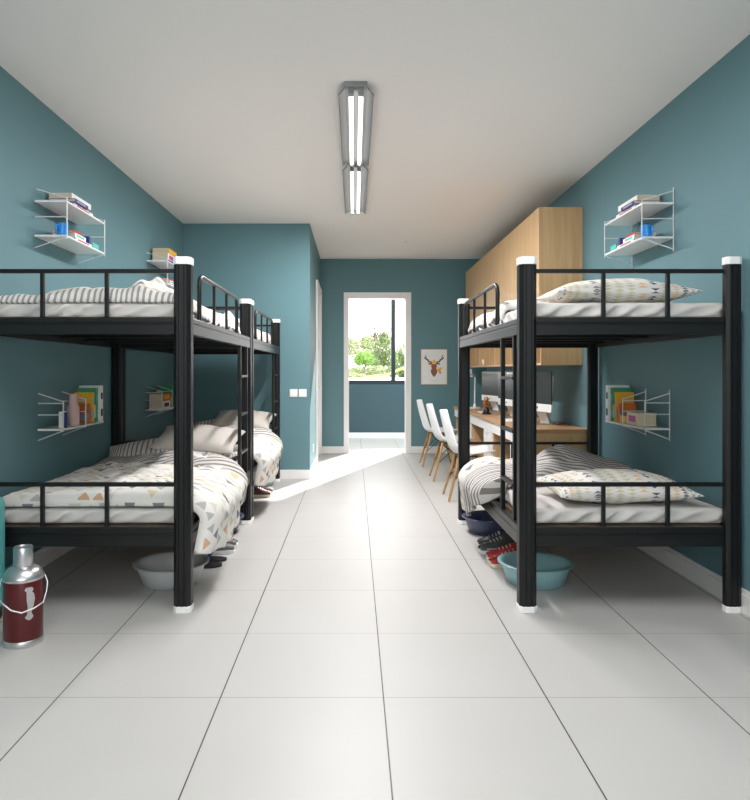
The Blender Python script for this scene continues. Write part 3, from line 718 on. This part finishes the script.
# ------------------------------------------------------------------ wall cabinets and desks
CX0, CY0, CY1, CZ0, CZ1 = 1.571, 5.657, 9.38, 1.256, 2.60
nU = 4; uw = (CY1-CY0)/nU
for i in range(nU):
    ya, yb = CY0+i*uw, CY0+(i+1)*uw
    w = ['nearest', 'second nearest', 'second farthest', 'farthest'][i]
    t = thing('wall_cabinet', 'oak wall cabinet, %s of the row above the desks' % w, 'wall cabinet', (XR, (ya+yb)/2, CZ0), 0, 'oak wall cabinets'); L = (yb-ya)/2; D = CX0-XR
    zc = .30; H = CZ1-CZ0; th = .018
    g = G().box(D+.018, -.002, -L+.0005, -L+th, 0, H).box(D+.018, -.002, L-th, L-.0005, 0, H)
    g.box(D+.018, -.002, -L+th, L-th, H-th, H).box(D+.018, -.002, -L+th, L-th, 0, th).box(D+.018, -.002, -L+th, L-th, zc-th, zc).box(-.012, -.002, -L+th, L-th, th, H-th)
    g.build('carcass', OAK, t, bevel=.001)
    for k in range(3):
        yy = -L+2*L*(k+1)/4
        if k != 1: G().box(D+.03, -.012, yy-.008, yy+.008, th, zc-th).build('cubby_divider', OAK, t)
        else: G().box(D+.02, -.012, yy-.008, yy+.008, th, zc-th).build('cubby_divider', OAK, t)
    for k in (0, 1):
        a0 = -L+.0015+k*L; d = G().box(D, D+.0175, a0, a0+L-.003, zc-.005, H).build('door', OAK, t, bevel=.0015)
for y, w in ((5.95, 'nearest'), (6.62, 'second nearest'), (8.3, 'farthest')):
    t = thing('cup', 'small white cup in the open cubbies, %s of the three' % w, 'cup', (1.64, y, CZ0+.0185), .4, 'cups in the cabinet cubbies')
    G().lathe([(0, 0), (.028, 0), (.04, .03), (.043, .075), (.039, .075), (.035, .03), (0, .006)]).build('bowl', SHELFW, t, smooth=50)
    G().tube([(.038, 0, .06), (.062, 0, .058), (.066, 0, .035), (.04, 0, .025)], .005, 6).build('handle', SHELFW, t, smooth=50)

DX, DZ = 1.36, .725
ds = [(5.47, 6.67, 'nearest'), (6.67, 7.89, 'middle'), (7.89, 9.11, 'farthest')]
for ya, yb, w in ds:
    t = thing('desk', 'oak desk with white drawer fronts, %s of the three along the right wall' % w, 'desk', ((DX+XR)/2, (ya+yb)/2, 0), 0, 'desks along the right wall')
    hx = (XR-DX)/2-.001; L = (yb-ya)/2-.0005
    G().box(-hx, hx, -L, L, DZ-.036, DZ).build('desk_top', OAKH, t, bevel=.003)
    G().box(-hx+.03, hx, -L, -L+.02, 0, DZ-.036).build('side_panel', OAK, t)
    G().box(-hx+.03, hx, L-.02, L, 0, DZ-.036).build('side_panel', OAK, t)
    G().box(hx-.02, hx, -L+.02, L-.02, .25, DZ-.036).build('back_panel', OAK, t)
    g = G().box(-hx+.012, -hx+.03, -L+.395, L-.004, DZ-.132, DZ-.038).build('drawer', WHITE, t, bevel=.002)
    G().box(-hx+.04, hx, -L+.385, -L+.403, .0, DZ-.036).build('side_panel', OAK, t)
    for k in range(3):
        z1 = DZ-.038-k*.2; d = G().box(-hx+.012, -hx+.03, -L+.004, -L+.39, z1-.195 if k else DZ-.132, z1 if k else DZ-.038)
        if k: d = G().box(-hx+.012, -hx+.03, -L+.004, -L+.39, .06 if k == 2 else .335, .33 if k == 2 else DZ-.136)
        dd = d.build('drawer', WHITE, t, bevel=.002)
        if k: G().box(-hx+.004, -hx+.012, -L+.14, -L+.25, (.30 if k == 2 else DZ-.165), (.31 if k == 2 else DZ-.155)).build('handle', CHROME, dd)

def monitor(label, x, y, rz):
    t = thing('monitor', label, 'monitor', (x, y, DZ), rz, 'desktop computers on the desks')   # screen faces local -x
    G().box(-.0, .012, -.265, .265, .185, .475).build('screen', SCREEN, t, bevel=.004)
    G().box(-.001, .013, -.265, .265, .115, .186).build('chin', CHAIRW, t, bevel=.004)
    g = G().lathe([(0, 0), (.012, 0), (.012, .0015), (0, .0015)], seg=16).build('badge', BLKP, t, loc=(-.001, 0, .15)); g.rotation_euler = (0, -PI/2, 0)
    g = G(); g.prism([(.014, .16), (.03, .22), (.085, .02), (.09, .006), (.075, .006)], -.09, .09, 1).build('stand', CHROME, t, bevel=.002)
    G().box(-.06, .10, -.10, .10, 0, .006).build('foot', CHROME, t, bevel=.002)
    return t
monitor('desktop monitor with a white chin on the nearest desk', 1.66, 6.03, .18)
monitor('desktop monitor with a white chin on the middle desk', 1.60, 7.00, .12)
monitor('desktop monitor with a white chin on the farthest desk', 1.65, 8.08, .20)
def keyboard(label, x, y):
    t = thing('keyboard', label, 'keyboard', (x, y, DZ), 0, 'keyboards on the desks')
    G().box(-.06, .06, -.15, .15, 0, .009).build('base', CHAIRW, t, bevel=.003)
    g = G()
    for i in range(5):
        for j in range(14): g.box(-.054+i*.0215, -.036+i*.0215, -.143+j*.0205, -.125+j*.0205, .009, .0115)
    o = g.build('keys', CAP, t); o['kind'] = 'stuff'
keyboard('white keyboard in front of the monitor on the nearest desk', 1.50, 6.42)
keyboard('white keyboard in front of the monitor on the middle desk', 1.50, 7.63)
def lamp(label, x, y, rz, zt, tilt, arm):
    t = thing('desk_lamp', label, 'desk lamp', (x, y, DZ), rz, 'white desk lamps')
    G().lathe([(0, 0), (.085, 0), (.085, .008), (.07, .014), (0, .016)]).build('base', SHELFW, t, smooth=40)
    G().lathe([(0, 0), (.018, 0), (.018, .035), (.01, .045), (0, .045)]).build('hinge', SHELFW, t, smooth=40, loc=(0, 0, .014))
    G().tube([(0, 0, .04), (tilt, 0, zt)], .0095, 8).build('pole', SHELFW, t, smooth=50)
    g = G().tube([(tilt, 0, zt), (tilt-arm*.25, 0, zt+.012)], .011, 8)
    g.box(tilt-arm, tilt-arm*.2, -.018, .018, zt+.008+.012, zt+.024+.012).build('lamp_head', SHELFW, t, bevel=.003)
    return t
lamp('white desk lamp with angled arm on the nearest desk beside its monitor', 1.80, 6.14, .0, .43, .035, .42)
lamp('slim white desk lamp on the farthest desk near the far wall', 1.56, 8.62, .9, .41, .01, .30)
BRONZE = mottled('bronze', srgb(190, 120, 60), .3, .7, .2, 20)
t = thing('figurine', 'small bronze and black figurine standing between the desk monitors', 'figurine', (1.40+.07, 7.40, DZ))
G().lathe([(0, 0), (.05, 0), (.05, .015), (.035, .025), (.03, .06), (.02, .075), (0, .075)]).build('pedestal', BLKP, t, smooth=40)
g = G().rbox((.028, .035, .03), .012, (4, 4, 4)); g.build('torso', BRONZE, t, smooth=60, weld=True, loc=(0, 0, .11))
g = G().lathe([(0, -.03), (.02, -.024), (.028, 0), (.022, .022), (0, .03)], seg=14); g.build('head', BRONZE, t, smooth=60, loc=(0, 0, .165))
for s_ in (-1, 1): G().tube([(0, s_*.035, .125), (-.01, s_*.058, .11), (-.03, s_*.06, .135)], .012, 8).build('arm', BRONZE, t, smooth=60)

# ------------------------------------------------------------------ chairs
def shell_pt(a, b):
    """a: across -1..1, b: 0 seat front .. 1 back top ; local +x is the sitter's front"""
    prof = [(.235, .425), (.20, .445), (.10, .437), (-.02, .428), (-.11, .440), (-.165, .490), (-.195, .58), (-.225, .69), (-.25, .80), (-.256, .835)]
    wd = [.17, .215, .232, .235, .222, .192, .160, .118, .068, .020]
    f = b*(len(prof)-1); i = min(int(f), len(prof)-2); t_ = f-i
    def cr(arr):
        p0, p1, p2, p3 = arr[max(i-1, 0)], arr[i], arr[i+1], arr[min(i+2, len(arr)-1)]
        return .5*(2*p1+(p2-p0)*t_+(2*p0-5*p1+4*p2-p3)*t_**2+(3*p1-p0-3*p2+p3)*t_**3)
    x = cr([p[0] for p in prof]); z = cr([p[1] for p in prof]); w = cr(wd)
    y = a*w; up = .055*a*a*(1-abs(b-.45)*1.2) if b < .95 else 0
    seatness = max(0, 1-b/.55); backness = 1-seatness
    return (x+backness*.06*a*a, y, z+seatness*.035*a*a+up*.3)
def chair(label, y, rz):
    t = thing('chair', label, 'chair', (1.075, y, 0), rz, 'white shell chairs at the desks')
    G().grid(lambda u, v: shell_pt(2*u-1, v), 20, 36).build('seat_shell', CHAIRW, t, smooth=180, solid=.010)
    for sx, sy in ((1, 1), (1, -1), (-1, 1), (-1, -1)):
        top = (sx*.09+.0, sy*.10, .418); bot = (sx*.205-.0+(.0 if sx > 0 else .0), sy*.195, 0)
        G().tube([top, bot], .0165, 10, r1=.0105).build('leg', OAKD, t, smooth=50)
    g = G()
    P = lambda sx, sy, f: (sx*(.205+(.09-.205)*f), sy*(.195+(.10-.195)*f), .418*f)
    for f0, f1 in ((.45, .97),):
        for (a, b) in (((1, 1), (1, -1)), ((1, -1), (-1, -1)), ((-1, -1), (-1, 1)), ((-1, 1), (1, 1))):
            g.tube([P(*a, f0), P(*b, f1)], .004, 6); g.tube([P(*a, f1), P(*b, f0)], .004, 6)
    for a, b in (((1, 1), (1, -1)), ((-1, -1), (-1, 1)), ((1, -1), (-1, -1)), ((-1, 1), (1, 1))): g.tube([P(*a, .97), P(*b, .97)], .006, 6)
    g.build('wire_brace', BLKP, t, smooth=50); return t
c0 = chair('white shell chair with wooden legs at the nearest desk', 6.32, 0)
dup(c0, (1.07, 7.45, 0), 'white shell chair with wooden legs at the middle desk', .0)
dup(c0, (1.065, 8.55, 0), 'white shell chair with wooden legs at the farthest desk', .0)

# ------------------------------------------------------------------ things under the beds
def basin(label, loc, mat, group='plastic wash basins under the beds'):
    o = G().lathe([(0, 0), (.150, 0), (.158, .004), (.185, .085), (.192, .108), (.212, .112), (.214, .117), (.208, .120), (.190, .118), (.182, .108), (.176, .085), (.150, .010), (0, .008)], seg=48).build('basin', mat, smooth=50, loc=loc)
    return tag(o, label, 'basin', group)
basin('aqua plastic basin under the near end of the right bed', (1.035, 3.80, 0), AQUA)
basin('pale grey plastic basin under the near end of the nearest left bed', (-1.045, 3.80, 0), GREYP)
basin('navy plastic basin under the far end of the right bed', (1.02, 4.98, 0), NAVYP)
basin('navy plastic basin under the far end of the nearest left bed', (-1.04, 4.98, 0), NAVYP)
basin('aqua plastic basin under the far end of the second left bed', (-1.03, 7.02, 0), AQUA)

def shoe(label, loc, rz, upper, sole_m, accent, group):
    """toe towards local +x"""
    t = thing('shoe', label, 'shoe', loc, rz, group)
    def W(f): return .030+.014*math.sin(min(1, f*1.15)*PI*.5)+.006*math.sin(f*PI) if f < .88 else .05*math.sqrt(max(0, 1-((f-.88)/.135)**2))+.0
    fs = [0, .03, .1, .25, .4, .55, .7, .8, .88, .94, .985]
    L = .275
    out = [(L*f-.14, W(f)*(.75 if f < .02 else 1)) for f in fs]+[(L*f-.14, -W(f)*(.75 if f < .02 else 1)) for f in reversed(fs)]
    G().prism(out[::-1], 0, .026).build('sole', sole_m, t, bevel=.004)
    def top(f): return .098-.012*f if f < .3 else (.094-.060*((f-.3)/.55) if f < .85 else .034+.0)
    g = G()
    def up(a, f):
        f = .02+f*.955; w = W(f)*.96; an = a*PI; hh = top(f)*(1-max(0, f-.88)*3)
        q = 1 if f > .42 else (.35+.65*(f/.42)**4 if True else 1)
        return (L*f-.14, w*math.cos(an)*(1-.25*math.sin(an)), .024+(hh)*math.sin(an)**.6 if f > .42 else .024+hh*min(1, math.sin(an)**.5))
    g.grid(up, 16, 20); g.add([up(i/16, 0) for i in range(17)], [tuple(range(17))]); g.build('upper', upper, t, smooth=70)
    G().lathe([(0, 0), (1, 0), (.9, .004), (0, .004)], seg=20, sx=.052, sy=.022).build('opening', BLKP, t, loc=(-.075, 0, .119))
    g = G()
    for k in range(4):
        f = .45+.08*k; x = L*f-.14; z = .024+top(f)
        g.tube([(x, -W(f)*.5, z-.012), (x+.004, 0, z+.003), (x, W(f)*.5, z-.012)], .0035, 6)
    g.build('laces', accent, t, smooth=60)
    G().tube([(L*f-.14, W(f)*1.0, .024+.012) for f in (.1, .25, .4, .55, .7, .85)], .003, 6).build('stripe', accent, t, smooth=60)
REDS = plain('red_canvas', 170, 34, 38); GREYS = plain('grey_suede', 84, 84, 84); CREAM = plain('cream_rubber', 220, 208, 184); WSOLE = plain('white_rubber', 226, 226, 226); BRN = plain('brown_leather', 84, 42, 40)
sg = 'pairs of shoes under the beds'
shoe('red and cream sneaker under the right bed, the one nearer the aqua basin', (.965, 4.11, 0), PI+.1, REDS, CREAM, CREAM, sg)
shoe('red and cream sneaker under the right bed, the one nearer the grey shoes', (.975, 4.235, 0), PI-.05, REDS, CREAM, CREAM, sg)
shoe('dark grey shoe with white sole under the right bed, beside the red pair', (.955, 4.42, 0), PI+.15, GREYS, WSOLE, WSOLE, sg)
shoe('dark grey shoe with white sole under the right bed, beside the navy basin', (.975, 4.555, 0), PI-.05, GREYS, WSOLE, WSOLE, sg)
shoe('dark grey shoe with white sole under the nearest left bed, nearer the camera', (-.925, 4.40, 0), .2, GREYS, WSOLE, WSOLE, sg)
shoe('dark grey shoe with white sole under the nearest left bed, beside the navy basin', (-.93, 4.54, 0), .05, GREYS, WSOLE, WSOLE, sg)
shoe('brown shoe with cream sole under the second left bed, nearer the camera', (-.93, 6.38, 0), .1, BRN, CREAM, CREAM, sg)
shoe('brown shoe with cream sole under the second left bed, beside the aqua basin', (-.93, 6.55, 0), .1, BRN, WSOLE, WSOLE, sg)
def slipper(label, loc, rz):
    t = thing('slipper', label, 'slipper', loc, rz, 'dark slippers under the nearest left bed')
    out = [(.13*math.cos(a), (.046+.006*math.cos(a))*math.sin(a)) for a in [2*PI*k/24 for k in range(24)]]
    G().prism(out, 0, .018).build('sole', BLKP, t, bevel=.003)
    G().tube([(.0, -.046, .014), (.03, -.035, .045), (.04, 0, .055), (.03, .035, .045), (.0, .046, .014)], .008, 8).build('strap', BK['navy'], t, smooth=60)
slipper('dark slipper with navy strap beside the pale grey basin, nearer the basin', (-.945, 4.09, 0), .1)
slipper('dark slipper with navy strap under the left bed, nearer the grey shoes', (-.94, 4.22, 0), .05)

# ------------------------------------------------------------------ thermos flask and suitcase
t = thing('thermos_flask', 'dark red thermos flask with steel top and wire handle on the floor', 'thermos flask', (-1.468, 2.95, 0), .40)
G().lathe([(0, 0), (.081, 0), (.083, .004), (.083, .024), (.080, .028), (0, .028)], seg=48).build('base_ring', CHROME, t, smooth=40)
G().lathe([(.079, .026), (.0805, .030), (.0805, .282), (.079, .286)], seg=48).build('body', RED, t, smooth=40)
G().lathe([(.079, .282), (.0835, .284), (.085, .290), (.085, .298), (.082, .304), (.076, .318), (.062, .332), (.048, .338), (.042, .342), (0, .342)], seg=48).build('shoulder', CHROME, t, smooth=40)
G().lathe([(.036, .338), (.040, .342), (.041, .348), (.041, .418), (.038, .425), (.030, .427), (.028, .423), (0, .423)], seg=40).build('cup_lid', CHROME, t, smooth=40)
hp = [(-.087, 0, .290), (-.092, -.035, .255), (-.085, -.085, .218), (-.040, -.115, .183), (0, -.118, .168), (.045, -.110, .178), (.083, -.075, .190), (.095, -.045, .23), (.098, -.02, .262), (.087, 0, .290)]
G().tube(hp, .0033, 8).build('handle', CHROME, t, smooth=60)
em = [(-.012, .262), (.012, .262), (.018, .252), (.012, .242), (.020, .232), (.024, .210), (.018, .180), (.008, .155), (.012, .145), (.017, .134), (.010, .125), (0, .120), (-.010, .125), (-.017, .134), (-.008, .145), (-.006, .18), (-.010, .21), (-.010, .242), (-.018, .252)]
R = .081
g = G(); n_ = len(em); a0 = -PI/2+.34
vs = [(r_*math.cos(a0+x/R), r_*math.sin(a0+x/R), z) for r_ in (R-.003, R+.003) for x, z in em]
g.add(vs, [tuple(range(n_)), tuple(range(n_, 2*n_))[::-1]]+[(i, (i+1) % n_, n_+(i+1) % n_, n_+i) for i in range(n_)])
g.build('handle_clip', CHROME, t)

t = thing('suitcase', 'teal hard shell suitcase standing at the left edge beside the thermos', 'suitcase', (-1.797, 3.10, 0))
g = G().rbox((.10, .16, .27), .035, (12, 12, 16)); g.build('shell', TEALP, t, smooth=60, weld=True, loc=(0, 0, .325))
G().rbox((.102, .006, .272), .005, (6, 1, 6)).build('zip_band', BLKP, t, weld=True, loc=(0, 0, .325))
for sx in (-1, 1):
    for sy in (-1, 1):
        o = G().lathe([(0, -.012), (.022, -.012), (.024, -.008), (.024, .008), (.022, .012), (0, .012)], seg=20).build('wheel', BLKP, t, smooth=40, loc=(sx*.07, sy*.12, .024)); o.rotation_euler = (PI/2, 0, PI/2)
        G().box(sx*.07-.016, sx*.07+.016, sy*.12-.012, sy*.12+.012, .044, .062).build('wheel_mount', BLKP, t)
G().tube([(.04, -.155, .54), (.04, -.175, .54), (.085, -.175, .54), (.085, -.15, .54)], .010, 8).build('side_handle', BLKP, t, smooth=60)
